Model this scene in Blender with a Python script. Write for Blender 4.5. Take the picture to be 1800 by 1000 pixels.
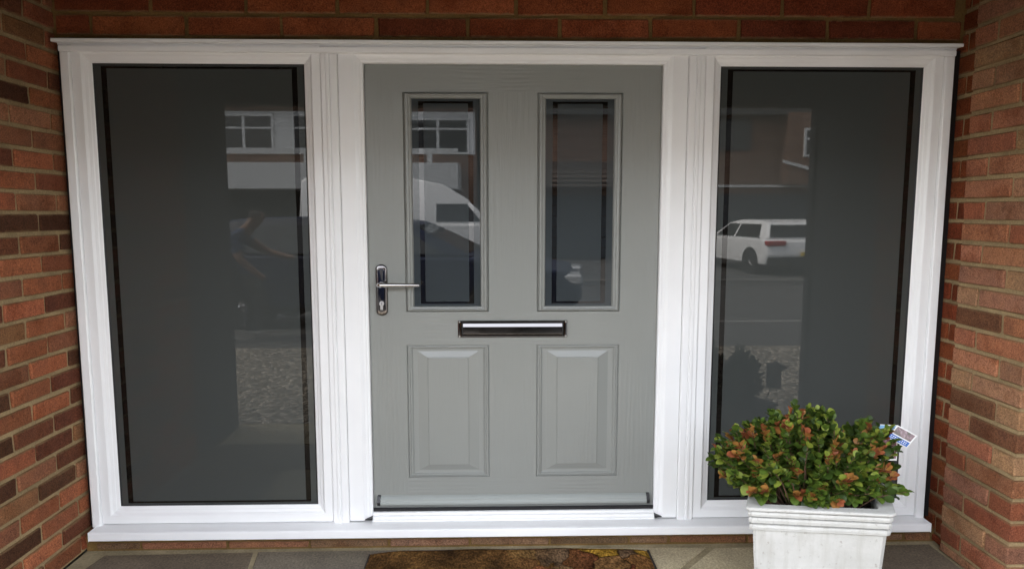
import bpy, math, random
from mathutils import Vector, Matrix
random.seed(7)
for o in list(bpy.data.objects):
    bpy.data.objects.remove(o)
SC = bpy.context.scene
COL = SC.collection
R = math.radians

# ------------------------------------------------------------------ camera
cam = bpy.data.cameras.new('camera')
cam.sensor_width = 36.0
cam.lens = 23.45
cam.clip_start = 0.05
cam.clip_end = 500
camo = bpy.data.objects.new('camera', cam)
COL.objects.link(camo)
camo.location = (-0.078, -2.884, 1.390)
camo.rotation_euler = (R(90 - 6.127), 0, R(-1.361))
SC.camera = camo

# ------------------------------------------------------------------ world, sun, exposure
SUN_EL, SUN_AZ = 52.0, -80.0          # azimuth from +Y, clockwise seen from above
w = bpy.data.worlds.new('World')
SC.world = w
w.use_nodes = True
nt = w.node_tree
sky = nt.nodes.new('ShaderNodeTexSky')
sky.sky_type = 'NISHITA'
sky.sun_disc = False
sky.sun_elevation = R(SUN_EL)
sky.sun_rotation = R(SUN_AZ)
sky.air_density = 1.0
sky.dust_density = 2.0
hs = nt.nodes.new('ShaderNodeHueSaturation')      # thin bright overcast: the sky's blue mostly veiled
hs.inputs['Saturation'].default_value = 0.24
nt.links.new(sky.outputs[0], hs.inputs['Color'])
nt.links.new(hs.outputs[0], nt.nodes['Background'].inputs[0])
nt.nodes['Background'].inputs[1].default_value = 0.15
sl = bpy.data.lights.new('sun', 'SUN')
sl.energy = 1.1
sl.angle = R(20)
sl.color = (1.0, 0.88, 0.70)
slo = bpy.data.objects.new('sun', sl)
COL.objects.link(slo)
sd = Vector((math.sin(R(SUN_AZ)) * math.cos(R(SUN_EL)), math.cos(R(SUN_AZ)) * math.cos(R(SUN_EL)), math.sin(R(SUN_EL))))
slo.rotation_euler = sd.to_track_quat('Z', 'Y').to_euler()
slo.location = sd * 30
SC.view_settings.view_transform = 'Standard'
SC.view_settings.look = 'None'
SC.view_settings.gamma = 1.0
SC.view_settings.use_curve_mapping = False
SC.view_settings.exposure = 3.28
SC.render.engine = 'CYCLES'
SC.cycles.use_denoising = True
SC.cycles.max_bounces = 10
SC.cycles.diffuse_bounces = 6
SC.cycles.glossy_bounces = 5
SC.cycles.sample_clamp_indirect = 6.0


# ------------------------------------------------------------------ mesh helpers
class MB:
    def __init__(s):
        s.v, s.f, s.m = [], [], []

    def add(s, vs, fs, mat=0):
        b = len(s.v)
        s.v += [tuple(p) for p in vs]
        s.f += [tuple(i + b for i in f) for f in fs]
        s.m += [mat] * len(fs)
        return s

    def box(s, x0, x1, y0, y1, z0, z1, mat=0):
        return s.add([(x0, y0, z0), (x1, y0, z0), (x1, y1, z0), (x0, y1, z0), (x0, y0, z1), (x1, y0, z1), (x1, y1, z1), (x0, y1, z1)],
                     [(0, 3, 2, 1), (4, 5, 6, 7), (0, 1, 5, 4), (1, 2, 6, 5), (2, 3, 7, 6), (3, 0, 4, 7)], mat)

    def bbox(s, x0, x1, y0, y1, z0, z1, c=0.004, mat=0):
        """box with chamfered edges"""
        X, Y, Z = (x0, x1), (y0, y1), (z0, z1)
        vs, idx = [], {}
        for i in (0, 1):
            for j in (0, 1):
                for k in (0, 1):
                    dx, dy, dz = (c if i == 0 else -c), (c if j == 0 else -c), (c if k == 0 else -c)
                    idx[i, j, k, 'x'] = len(vs); vs.append((X[i], Y[j] + dy, Z[k] + dz))
                    idx[i, j, k, 'y'] = len(vs); vs.append((X[i] + dx, Y[j], Z[k] + dz))
                    idx[i, j, k, 'z'] = len(vs); vs.append((X[i] + dx, Y[j] + dy, Z[k]))
        fs = []
        q = idx
        for i in (0, 1):
            fs.append((q[i, 0, 0, 'x'], q[i, 1, 0, 'x'], q[i, 1, 1, 'x'], q[i, 0, 1, 'x']))
            fs.append((q[0, i, 0, 'y'], q[1, i, 0, 'y'], q[1, i, 1, 'y'], q[0, i, 1, 'y']))
            fs.append((q[0, 0, i, 'z'], q[1, 0, i, 'z'], q[1, 1, i, 'z'], q[0, 1, i, 'z']))
            for j in (0, 1):
                fs.append((q[i, j, 0, 'x'], q[i, j, 1, 'x'], q[i, j, 1, 'y'], q[i, j, 0, 'y']))
                fs.append((q[i, 0, j, 'x'], q[i, 1, j, 'x'], q[i, 1, j, 'z'], q[i, 0, j, 'z']))
                fs.append((q[0, i, j, 'y'], q[1, i, j, 'y'], q[1, i, j, 'z'], q[0, i, j, 'z']))
                for k in (0, 1):
                    fs.append((q[i, j, k, 'x'], q[i, j, k, 'y'], q[i, j, k, 'z']))
        return s.add(vs, fs, mat)

    def ring(s, x0, x1, z0, z1, prof, sx=1.0, sz=1.0, mat=0, close=False):
        """mitred rectangular moulding: prof = [(inset, y), ...] from the outside in"""
        vs, fs = [], []
        for t, y in prof:
            vs += [(x0 + t * sx, y, z0 + t * sz), (x1 - t * sx, y, z0 + t * sz), (x1 - t * sx, y, z1 - t * sz), (x0 + t * sx, y, z1 - t * sz)]
        for k in range(len(prof) - 1):
            for c in range(4):
                d = (c + 1) % 4
                fs.append((k * 4 + c, k * 4 + d, k * 4 + 4 + d, k * 4 + 4 + c))
        if close:
            k = (len(prof) - 1) * 4
            fs.append((k, k + 1, k + 2, k + 3))
        return s.add(vs, fs, mat)

    def tube(s, pts, rad, n=8, mat=0, cap=True):
        pts = [Vector(p) for p in pts]
        rs = rad if isinstance(rad, (list, tuple)) else [rad] * len(pts)
        vs, fs = [], []
        for i, p in enumerate(pts):
            d = (pts[min(i + 1, len(pts) - 1)] - pts[max(i - 1, 0)]).normalized()
            a = d.orthogonal().normalized() if i == 0 else (a - d * a.dot(d)).normalized()
            b = d.cross(a)
            for k in range(n):
                t = 2 * math.pi * k / n
                vs.append(p + (a * math.cos(t) + b * math.sin(t)) * rs[i])
        for i in range(len(pts) - 1):
            for k in range(n):
                l = (k + 1) % n
                fs.append((i * n + k, i * n + l, i * n + n + l, i * n + n + k))
        if cap:
            fs.append(tuple(range(n))[::-1])
            fs.append(tuple((len(pts) - 1) * n + k for k in range(n)))
        return s.add(vs, fs, mat)

    def prism(s, poly, axis, a, b, mat=0):
        """extrude a 2-D polygon along an axis from a to b"""
        def P(p, t):
            return {'x': (t, p[0], p[1]), 'y': (p[0], t, p[1]), 'z': (p[0], p[1], t)}[axis]
        n = len(poly)
        vs = [P(p, a) for p in poly] + [P(p, b) for p in poly]
        fs = [tuple(range(n)), tuple(range(n, 2 * n))[::-1]]
        fs += [(i, (i + 1) % n + 0, (i + 1) % n + n, i + n) for i in range(n)]
        return s.add(vs, fs, mat)

    def mesh(s, name, mats, smooth=False):
        me = bpy.data.meshes.new(name)
        me.from_pydata(s.v, [], s.f)
        for m in (mats if isinstance(mats, (list, tuple)) else [mats]):
            me.materials.append(m)
        if any(s.m):
            me.polygons.foreach_set('material_index', s.m)
        if smooth:
            me.polygons.foreach_set('use_smooth', [True] * len(me.polygons))
        me.update()
        import bmesh
        bm = bmesh.new()
        bm.from_mesh(me)
        bmesh.ops.recalc_face_normals(bm, faces=bm.faces)
        bm.to_mesh(me)
        bm.free()
        return me

    def build(s, name, mats, parent=None, smooth=False, loc=None):
        return link(name, s.mesh(name, mats, smooth), parent, loc)


def link(name, data, parent=None, loc=None, rz=0.0):
    o = bpy.data.objects.new(name, data)
    COL.objects.link(o)
    if parent is not None:
        o.parent = parent
    if loc is not None:
        o.location = loc
    if rz:
        o.rotation_euler[2] = rz
    return o


def thing(name, label, cat, loc=(0, 0, 0), rz=0.0, group=None):
    o = link(name, None, None, loc, rz)
    o.empty_display_size = 0.1
    o['label'] = label
    o['category'] = cat
    if group:
        o['group'] = group
    return o


# ------------------------------------------------------------------ materials
def mat(name, col, rough=0.6, metal=0.0, spec=0.5, ior=None):
    m = bpy.data.materials.new(name)
    m.use_nodes = True
    b = m.node_tree.nodes['Principled BSDF']
    b.inputs['Base Color'].default_value = (*col, 1)
    b.inputs['Roughness'].default_value = rough
    b.inputs['Metallic'].default_value = metal
    b.inputs['Specular IOR Level'].default_value = spec
    if ior:
        b.inputs['IOR'].default_value = ior
    return m


def N(m, t, **k):
    n = m.node_tree.nodes.new(t)
    for a, v in k.items():
        if hasattr(n, a) and a not in ('Scale',):
            setattr(n, a, v)
        else:
            n.inputs[a].default_value = v
    return n


def L(m, a, b):
    m.node_tree.links.new(a, b)


def bsdf(m):
    return m.node_tree.nodes['Principled BSDF']


def coords(m, kind='Object', scale=(1, 1, 1)):
    t = N(m, 'ShaderNodeTexCoord')
    mp = N(m, 'ShaderNodeMapping')
    mp.inputs['Scale'].default_value = scale
    L(m, t.outputs[kind], mp.inputs[0])
    return mp.outputs[0]


def noise(m, vec, scale, detail=4.0, rough=0.55, dist=0.0):
    n = N(m, 'ShaderNodeTexNoise')
    n.inputs['Scale'].default_value = scale
    n.inputs['Detail'].default_value = detail
    n.inputs['Roughness'].default_value = rough
    n.inputs['Distortion'].default_value = dist
    L(m, vec, n.inputs['Vector'])
    return n.outputs[0]


def ramp(m, fac, stops):
    r = N(m, 'ShaderNodeValToRGB')
    e = r.color_ramp.elements
    while len(e) < len(stops):
        e.new(0.5)
    for i, (p, c) in enumerate(stops):
        e[i].position = p
        e[i].color = (*c, 1) if len(c) == 3 else c
    L(m, fac, r.inputs[0])
    return r.outputs[0]


def mix(m, fac, a, b, mode='MIX'):
    n = N(m, 'ShaderNodeMix', data_type='RGBA', blend_type=mode)
    for s, v in ((n.inputs[0], fac), (n.inputs[6], a), (n.inputs[7], b)):
        if isinstance(v, (int, float)):
            s.default_value = v
        elif isinstance(v, tuple):
            s.default_value = (*v, 1)
        else:
            L(m, v, s)
    return n.outputs[2]


def bump(m, h, strength=0.3, dist=0.002):
    b = N(m, 'ShaderNodeBump')
    b.inputs['Strength'].default_value = strength
    b.inputs['Distance'].default_value = dist
    L(m, h, b.inputs['Height'])
    L(m, b.outputs[0], bsdf(m).inputs['Normal'])
    return b


def g(v):
    return (v, v, v)


# brick: each object carries its own fired colour, the material adds sand grain, blotches and pits
BRICK = mat('fired_clay', (0.3, 0.12, 0.07), 0.95, spec=0.12)
oi = N(BRICK, 'ShaderNodeObjectInfo')
tc = N(BRICK, 'ShaderNodeTexCoord')
off = N(BRICK, 'ShaderNodeVectorMath', operation='MULTIPLY_ADD')
L(BRICK, oi.outputs['Random'], off.inputs[0])
off.inputs[1].default_value = (37.0, 61.0, 23.0)
L(BRICK, tc.outputs['Object'], off.inputs[2])
V = off.outputs[0]
n1 = noise(BRICK, V, 14, 3)
n2 = noise(BRICK, V, 220, 2)
n3 = noise(BRICK, V, 45, 4, 0.7)
c = mix(BRICK, ramp(BRICK, n1, [(0.35, g(0.0)), (0.68, g(1.0))]), oi.outputs['Color'], mix(BRICK, 1.0, oi.outputs['Color'], (1.35, 1.3, 1.2), 'MULTIPLY'))
c = mix(BRICK, ramp(BRICK, n3, [(0.52, g(0.0)), (0.72, g(0.6))]), c, mix(BRICK, 1.0, c, (0.45, 0.42, 0.42), 'MULTIPLY'))
c = mix(BRICK, 0.8, c, mix(BRICK, 1.0, c, ramp(BRICK, n2, [(0.3, g(0.45)), (0.5, g(1.0)), (0.75, g(1.7))]), 'MULTIPLY'))
ge = N(BRICK, 'ShaderNodeVectorMath', operation='MULTIPLY_ADD')
L(BRICK, tc.outputs['Generated'], ge.inputs[0])
ge.inputs[1].default_value = (2, 2, 2)
ge.inputs[2].default_value = (-1, -1, -1)
ab = N(BRICK, 'ShaderNodeVectorMath', operation='ABSOLUTE')
L(BRICK, ge.outputs[0], ab.inputs[0])
sx_ = N(BRICK, 'ShaderNodeSeparateXYZ')
L(BRICK, ab.outputs[0], sx_.inputs[0])
ed = N(BRICK, 'ShaderNodeMapRange')
ed.inputs[1].default_value = 0.62
ed.inputs[2].default_value = 1.0
L(BRICK, sx_.outputs['Z'], ed.inputs[0])
n4 = noise(BRICK, V, 26, 5, 0.7)
sm = N(BRICK, 'ShaderNodeMath', operation='MULTIPLY')
L(BRICK, ed.outputs[0], sm.inputs[0]); L(BRICK, n4, sm.inputs[1])
c = mix(BRICK, ramp(BRICK, sm.outputs[0], [(0.20, g(0.0)), (0.46, g(0.8))]), c, (0.20, 0.125, 0.062))
n5 = noise(BRICK, V, 7, 4, 0.65)
c = mix(BRICK, ramp(BRICK, n5, [(0.50, g(0.0)), (0.66, g(0.75))]), c, mix(BRICK, 1.0, c, (0.50, 0.42, 0.38), 'MULTIPLY'))
L(BRICK, c, bsdf(BRICK).inputs['Base Color'])
hm = N(BRICK, 'ShaderNodeMath', operation='ADD')
L(BRICK, n2, hm.inputs[0]); L(BRICK, n3, hm.inputs[1])
bump(BRICK, hm.outputs[0], 0.7, 0.004)


def mortar_mat(name, col):
    m = mat(name, col, 0.95, spec=0.1)
    v = coords(m)
    a = noise(m, v, 120, 3)
    b = noise(m, v, 6, 4)
    c = mix(m, ramp(m, b, [(0.3, g(0.0)), (0.7, g(1.0))]), tuple(x * 0.7 for x in col), tuple(min(1, x * 1.2) for x in col))
    c = mix(m, 0.5, c, mix(m, 1.0, c, ramp(m, a, [(0.3, g(0.6)), (0.7, g(1.3))]), 'MULTIPLY'))
    L(m, c, bsdf(m).inputs['Base Color'])
    bump(m, a, 0.6, 0.002)
    return m


MORTAR = mortar_mat('sand_mortar', (0.325, 0.235, 0.125))
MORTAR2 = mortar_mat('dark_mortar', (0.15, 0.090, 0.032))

UPVC = mat('white_upvc', (0.83, 0.83, 0.83), 0.32, spec=0.5)
v = coords(UPVC)
L(UPVC, ramp(UPVC, noise(UPVC, v, 3.0, 3), [(0.3, g(0.80)), (0.7, g(0.85))]), bsdf(UPVC).inputs['Base Color'])
bump(UPVC, noise(UPVC, v, 240, 2), 0.03, 0.0006)


def door_mat(name, vertical):
    m = mat(name, (0.30, 0.305, 0.285), 0.30, spec=0.5)
    sc = (30, 30, 1.6) if vertical else (1.6, 30, 30)
    v = coords(m, scale=sc)
    fine = noise(m, v, 5.0, 3, 0.6, 0.4)
    sc2 = (7, 7, 1.1) if vertical else (0.9, 7, 8)
    v2 = coords(m, scale=sc2)
    wv = N(m, 'ShaderNodeTexWave', wave_type='RINGS', rings_direction='Z' if vertical else 'X')
    wv.inputs['Scale'].default_value = 2.2
    wv.inputs['Distortion'].default_value = 5.0
    wv.inputs['Detail'].default_value = 2.0
    wv.inputs['Detail Scale'].default_value = 1.2
    L(m, v2, wv.inputs['Vector'])
    msk = ramp(m, noise(m, coords(m, scale=(3, 3, 1)), 1.6, 1), [(0.42, g(0.0)), (0.62, g(1.0))])
    mm = N(m, 'ShaderNodeMath', operation='MULTIPLY')
    L(m, wv.outputs['Fac'], mm.inputs[0]); L(m, msk, mm.inputs[1])
    ad = N(m, 'ShaderNodeMath', operation='ADD')
    L(m, fine, ad.inputs[0]); L(m, mm.outputs[0], ad.inputs[1])
    bump(m, ad.outputs[0], 0.42, 0.0018)
    L(m, ramp(m, noise(m, coords(m), 2.0, 3), [(0.3, (0.238, 0.246, 0.230)), (0.7, (0.254, 0.262, 0.246))]), bsdf(m).inputs['Base Color'])
    return m


DOORV = door_mat('door_skin_upright_grain', True)
DOORH = door_mat('door_skin_level_grain', False)
DOORS = mat('door_bevel_grey', (0.246, 0.254, 0.238), 0.24, spec=0.5)
bump(DOORS, noise(DOORS, coords(DOORS, scale=(5, 30, 60)), 4, 3), 0.10, 0.0015)
DOORP = mat('door_moulding_grey', (0.246, 0.254, 0.238), 0.34, spec=0.5)
PANEG = mat('frosted_glass', (0.052, 0.0565, 0.054), 0.012, spec=0.5, ior=1.5)
bump(PANEG, noise(PANEG, coords(PANEG), 2.2, 1), 0.010, 0.004)
PANED = mat('frosted_door_glass', (0.042, 0.049, 0.052), 0.012, spec=0.5, ior=1.52)
bump(PANED, noise(PANED, coords(PANED), 3.5, 1), 0.010, 0.004)
CLEARS = mat('clear_line_glass', (0.007, 0.006, 0.005), 0.01, spec=0.5, ior=1.42)
CLEAR = mat('clear_border_glass', (0.005, 0.0045, 0.004), 0.01, spec=0.5, ior=1.75)
GASK = mat('black_gasket', (0.010, 0.010, 0.011), 0.5)
CHROME = mat('chrome', (0.19, 0.18, 0.18), 0.05, 1.0)  # dark reflection of someone standing in front is put into the base colour
CHROMEL = mat('bright_chrome', (0.55, 0.54, 0.54), 0.09, 1.0)
BLACK = mat('black_plastic', (0.012, 0.012, 0.013), 0.4)
WBAR = mat('weather_bar_grey', (0.31, 0.33, 0.315), 0.3)


# ------------------------------------------------------------------ bricks
PAL = {
    'mix': [((0.200, 0.070, 0.034), 6), ((0.160, 0.056, 0.029), 6), ((0.25, 0.085, 0.042), 3), ((0.17, 0.070, 0.038), 3), ((0.22, 0.100, 0.056), 2),
            ((0.060, 0.026, 0.014), 0.4), ((0.10, 0.036, 0.020), 2), ((0.16, 0.075, 0.036), 0.6)],
    'warm': [((0.235, 0.092, 0.050), 6), ((0.260, 0.112, 0.062), 5), ((0.22, 0.105, 0.064), 4), ((0.25, 0.138, 0.076), 2.5), ((0.115, 0.052, 0.027), 0.4),
             ((0.200, 0.068, 0.036), 3)],
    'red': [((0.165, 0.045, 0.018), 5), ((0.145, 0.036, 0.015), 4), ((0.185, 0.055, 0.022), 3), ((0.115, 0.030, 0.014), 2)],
    'brown': [((0.13, 0.078, 0.045), 4), ((0.17, 0.08, 0.045), 3), ((0.17, 0.10, 0.06), 3)],  # plinth tones, darkened for dirt and for the shade under the sill
}
_brick_cache = {}


def brick_mesh(dx, dy, dz):
    key = (round(dx, 3), round(dy, 3), round(dz, 3), random.randrange(4))
    if key not in _brick_cache:
        mb = MB().bbox(-dx / 2, dx / 2, -dy / 2, dy / 2, -dz / 2, dz / 2, 0.0042)
        rr = random.Random(hash(key))
        mb.v = [(x + rr.uniform(-.0024, .0024), y + rr.uniform(-.0024, .0024), z + rr.uniform(-.0024, .0024)) for x, y, z in mb.v]
        _brick_cache[key] = mb.mesh('brick', BRICK)
    return _brick_cache[key]


def brick(parent, x0, x1, y0, y1, z0, z1, pal, col=None):
    o = link('brick', brick_mesh(abs(x1 - x0), abs(y1 - y0), abs(z1 - z0)), parent,
             ((x0 + x1) / 2 + random.uniform(-.001, .001), (y0 + y1) / 2 + random.uniform(-.001, .001), (z0 + z1) / 2 + random.uniform(-.0012, .0012)))
    o.rotation_euler = (random.uniform(-.004, .004), random.uniform(-.004, .004), random.uniform(-.004, .004))
    cs, ws = zip(*PAL[pal])
    c = col or random.choices(cs, ws)[0]
    k = random.uniform(0.98, 1.28) if pal in ("mix", "warm") else random.uniform(0.86, 1.14)
    o.color = (c[0] * k, c[1] * k * random.uniform(.94, 1.06), c[2] * k, 1)
    return o


J = 0.0150          # mortar joint

# left wall of the porch: face at x = -1.900, runs from behind the frame out to y = -1.69
XL = -1.900
lw = thing('porch_wall', 'left brick side wall of the porch with mixed red, brown and near-black bricks in pale sandy mortar', 'wall', (XL, 0, -0.1))
MB().box(-0.22, -0.0085, -1.05, 0.06, 0.0, 2.62).build('mortar', MORTAR, lw)
P = 0.0825
dark_rows = {(11, 1), (12, 0), (12, 1), (21, 1), (26, 0), (29, 0), (23, 1)}
for k in range(-6, 28):
    zt = 2.05 - P * (k - 1) + 0.1 - J / 2
    zb = 2.05 - P * k + 0.1 + J / 2
    if zb < 0.0:
        zb = 0.001
    if zt - zb < 0.02 or zt > 2.62:
        continue
    js = [0.055, -0.165, -0.397, -0.63, -0.865, -1.05] if k % 2 else [0.055, -0.048, -0.283, -0.515, -0.75, -0.985, -1.05]
    for i in range(len(js) - 1):
        if abs(js[i] - js[i + 1]) < 0.03:
            continue
        brick(lw, -0.11, 0.0, js[i + 1] + J / 2, js[i] - J / 2, zb, zt, 'mix', (0.060, 0.026, 0.014) if (k, i) in {(9, 0), (9, 1), (10, 0), (17, 2), (22, 1), (24, 2), (19, 2), (21, 2), (3, 1)} else None)
# smooth pier that ends it towards the street
PIER = mat('painted_render', (0.075, 0.075, 0.073), 0.85, spec=0.2)
bump(PIER, noise(PIER, coords(PIER), 60, 3), 0.3, 0.002)
MB().bbox(-0.24, 0.004, -1.69, -1.052, 0.0, 2.62, 0.008).build('pier', PIER, lw)

# right wall of the porch: recessed strip, pilaster, then the set-back outer length
XR = 1.890
rw = thing('porch_wall', 'right brick side wall of the porch with a stepped pilaster of warm orange bricks beside the planter', 'wall', (XR, 0, -0.1))
MB().box(0.0335, 0.25, -0.098, 0.06, 0.0, 2.62).box(0.0085, 0.25, -0.4765, -0.0985, 0.0, 2.62).build('mortar', MORTAR, rw)
P2 = 0.0882
for k in range(-4, 27):
    zt = 2.148 - P2 * (k - 1) + 0.1 - J / 2
    zb = 2.148 - P2 * k + 0.1 + J / 2
    zb = max(zb, 0.001)
    if zt - zb < 0.02 or zt > 2.62:
        continue
    odd = k % 2
    ys = [-0.1, -0.223, -0.485] if odd else [-0.1, -0.36, -0.485]
    colA = (0.115, 0.052, 0.027) if k in (14, 18) else None
    brick(rw, 0.0, 0.11, ys[1] + J / 2, ys[0] - 0.001, zb, zt, 'warm', colA)
    if odd:
        brick(rw, 0.0, 0.150, ys[2], ys[1] - J / 2, zb, zt, 'warm')
        brick(rw, 0.150 + J, 0.24, ys[2], -0.40, zb, zt, 'warm')
    else:
        brick(rw, 0.0, 0.240, ys[2], ys[1] - J / 2, zb, zt, 'warm')
    brick(rw, 0.025, 0.11, -0.088, -0.030 if odd else 0.05, zb, zt, 'red')
    if odd:
        brick(rw, 0.025, 0.11, -0.030 + J, 0.05, zb, zt, 'red')
# the outer length (seen only mirrored in the glass)
ow = thing('porch_wall', 'outer rendered length of the right porch wall, a dark reflection in the right window', 'wall', (2.095, 0, -0.1))
MB().bbox(0.0, 0.2, -1.60, -0.487, 0.0, 2.62, 0.006).build('rendered_face', PIER, ow)
MB().bbox(-0.012, 0.22, -1.69, -1.601, 0.0, 2.62, 0.008).build('pier', PIER, ow)

# brick band over the frame
lt = thing('brick_lintel', 'dark red brick courses running across above the white frame', 'wall', (0, 0, 2.105))
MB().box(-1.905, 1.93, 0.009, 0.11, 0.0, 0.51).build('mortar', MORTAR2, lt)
row2 = [-1.895, -1.744, -1.357, -0.967, -0.575, -0.195, 0.192, 0.573, 0.948, 1.326, 1.706, 1.905]
row1 = [-1.895, -1.500, -1.110, -0.735, -0.360, 0.007, 0.380, 0.755, 1.130, 1.500, 1.875, 1.905]
JJ = 0.016
for r in range(5):
    zb = 0.014 + r * 0.092
    zt = zb + 0.078
    js = row1 if r % 2 else row2
    for i in range(len(js) - 1):
        if js[i + 1] - js[i] < 0.05:
            continue
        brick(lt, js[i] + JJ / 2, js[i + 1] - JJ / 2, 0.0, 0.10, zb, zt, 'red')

# low brick course under the sill
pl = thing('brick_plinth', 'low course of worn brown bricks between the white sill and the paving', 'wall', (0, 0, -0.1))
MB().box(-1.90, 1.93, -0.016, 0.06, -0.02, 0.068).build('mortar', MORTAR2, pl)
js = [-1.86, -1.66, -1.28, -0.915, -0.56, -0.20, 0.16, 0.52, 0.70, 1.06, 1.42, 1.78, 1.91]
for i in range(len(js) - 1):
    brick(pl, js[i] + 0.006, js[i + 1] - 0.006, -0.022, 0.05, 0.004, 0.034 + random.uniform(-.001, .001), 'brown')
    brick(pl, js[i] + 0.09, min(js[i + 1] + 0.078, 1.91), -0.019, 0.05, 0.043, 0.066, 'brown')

# porch ceiling with its front beam, and the house it belongs to
SOF = mat('stained_timber_soffit', (0.085, 0.058, 0.032), 0.7)
pc = thing('porch_ceiling', 'flat painted porch ceiling with a boarded front beam over the doorway', 'ceiling', (0, 0, 2.5))
mb = MB().box(-2.2, 2.4, -1.80, 0.2, 0.03, 0.16)
mb.build('roof_slab', SOF, pc)
for i in range(15):
    MB().bbox(-1.895 + i * 0.266, -1.895 + i * 0.266 + 0.262, -1.67, -0.002, 0.0, 0.028, 0.003).build('ceiling_board', SOF, pc)
MB().bbox(-2.2, 2.4, -1.80, -1.695, -0.385, 0.028, 0.006).build('front_beam', SOF, pc)

HB = mat('house_brick', (0.27, 0.13, 0.08), 0.9)
bt = N(HB, 'ShaderNodeTexBrick')
bt.inputs['Color1'].default_value = (0.20, 0.105, 0.07, 1)
bt.inputs['Color2'].default_value = (0.12, 0.06, 0.042, 1)
bt.inputs['Mortar'].default_value = (0.24, 0.19, 0.14, 1)
bt.inputs['Scale'].default_value = 1.0
bt.inputs['Brick Width'].default_value = 0.30
bt.inputs['Row Height'].default_value = 0.082
bt.inputs['Mortar Size'].default_value = 0.008
mp = N(HB, 'ShaderNodeMapping')
mp.inputs['Rotation'].default_value = (R(-90), 0, 0)
tcn = N(HB, 'ShaderNodeTexCoord')
L(HB, tcn.outputs['Object'], mp.inputs[0])
L(HB, mp.outputs[0], bt.inputs['Vector'])
L(HB, bt.outputs[0], bsdf(HB).inputs['Base Color'])
ROOFT = mat('roof_tile', (0.075, 0.060, 0.052), 0.9)
bump(ROOFT, noise(ROOFT, coords(ROOFT, scale=(1, 6, 6)), 3, 3), 0.5, 0.02)
hh = thing('house', 'brick house that the porch and its grey front door belong to', 'house', (0, 0, -0.1))
MB().box(-7, -2.13, -0.9, 6.0, 0, 5.0).box(2.31, 7, -0.45, 6.0, 0, 5.0).box(-2.125, 2.305, 0.3, 6.0, 0, 5.0).build('wall', HB, hh)
MB().prism([(-1.25, 4.95), (6.5, 4.95), (2.6, 7.2)], 'x', -7.3, 7.3).build('roof', ROOFT, hh)

# ------------------------------------------------------------------ white frame
D = 0.0
fr = thing('door_frame', 'white upvc door frame around the grey front door, with narrow coupling strips at both sides', 'door frame')
DF = [(0.0, 0.05), (0.0, 0.006), (0.003, 0.003), (0.064, 0.003), (0.069, 0.006), (0.078, 0.012), (0.087, 0.014), (0.090, 0.017), (0.098, 0.019), (0.1015, 0.023), (0.1015, 0.075)]


def posts(mb, prof, x0, x1, z0, z1):
    """three-sided frame: two jambs and a head, mitred, open at the bottom"""
    vs, fs = [], []
    for t, y in prof:
        zt = min(z1 - t, 2.0783)
        vs += [(x0 + t, y, z0), (x0 + t, y, zt), (x1 - t, y, zt), (x1 - t, y, z0)]
    for k in range(len(prof) - 1):
        for c in range(3):
            fs.append((k * 4 + c, k * 4 + c + 1, k * 4 + 5 + c, k * 4 + 4 + c))
    return mb.add(vs, fs)


posts(MB(), DF, -0.7385, 0.7385, 0.014, 2.117).build('jamb_and_head', UPVC, fr)
for s in (-1, 1):
    m_ = MB()
    a, b = (-0.809, -0.7395) if s < 0 else (0.7395, 0.809)
    # coupling strip: two flats with a groove and a raised rib between
    poly = [(a, 0.05), (a, -0.004), (a + 0.003, -0.007), (a + 0.019, -0.007), (a + 0.023, -0.010), (a + 0.033, -0.010), (a + 0.036, -0.007), (a + 0.038, 0.0),
            (a + 0.041, 0.0), (a + 0.043, -0.006), (b - 0.004, -0.006), (b, -0.002), (b, 0.05)]
    if s > 0:
        poly = [(-p[0], p[1]) for p in [(-b + (p[0] - a), p[1]) for p in poly]]
    m_.prism(poly, 'z', 0.009, 2.047).build('coupling_strip', UPVC, fr)
# threshold, in steps
MB().prism([(0.075, 0.010), (-0.004, 0.010), (-0.004, 0.016), (0.004, 0.021), (0.006, 0.030), (0.016, 0.034), (0.018, 0.043), (0.030, 0.047), (0.075, 0.047)], 'x', -0.6365, 0.6365).build('threshold', UPVC, fr)
MB().prism([(0.026, 0.0475), (0.022, 0.0475), (0.022, 0.061), (0.026, 0.064)], 'x', -0.636, 0.636).build('threshold_seal', BLACK, fr)
for s in (-1, 1):
    x0, x1 = (0.6372, 0.6700)
    m_ = MB().prism([(s * x0, 0.030), (s * x1, 0.021), (s * x1, 0.0195), (s * x0, 0.0195)], 'y', -0.0045, 0.02)
    m_.build('corner_gap', BLACK, fr)
MB().box(-0.66, 0.66, 0.08, 0.10, 0.0, 2.078).build('backing', GASK, fr)


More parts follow.
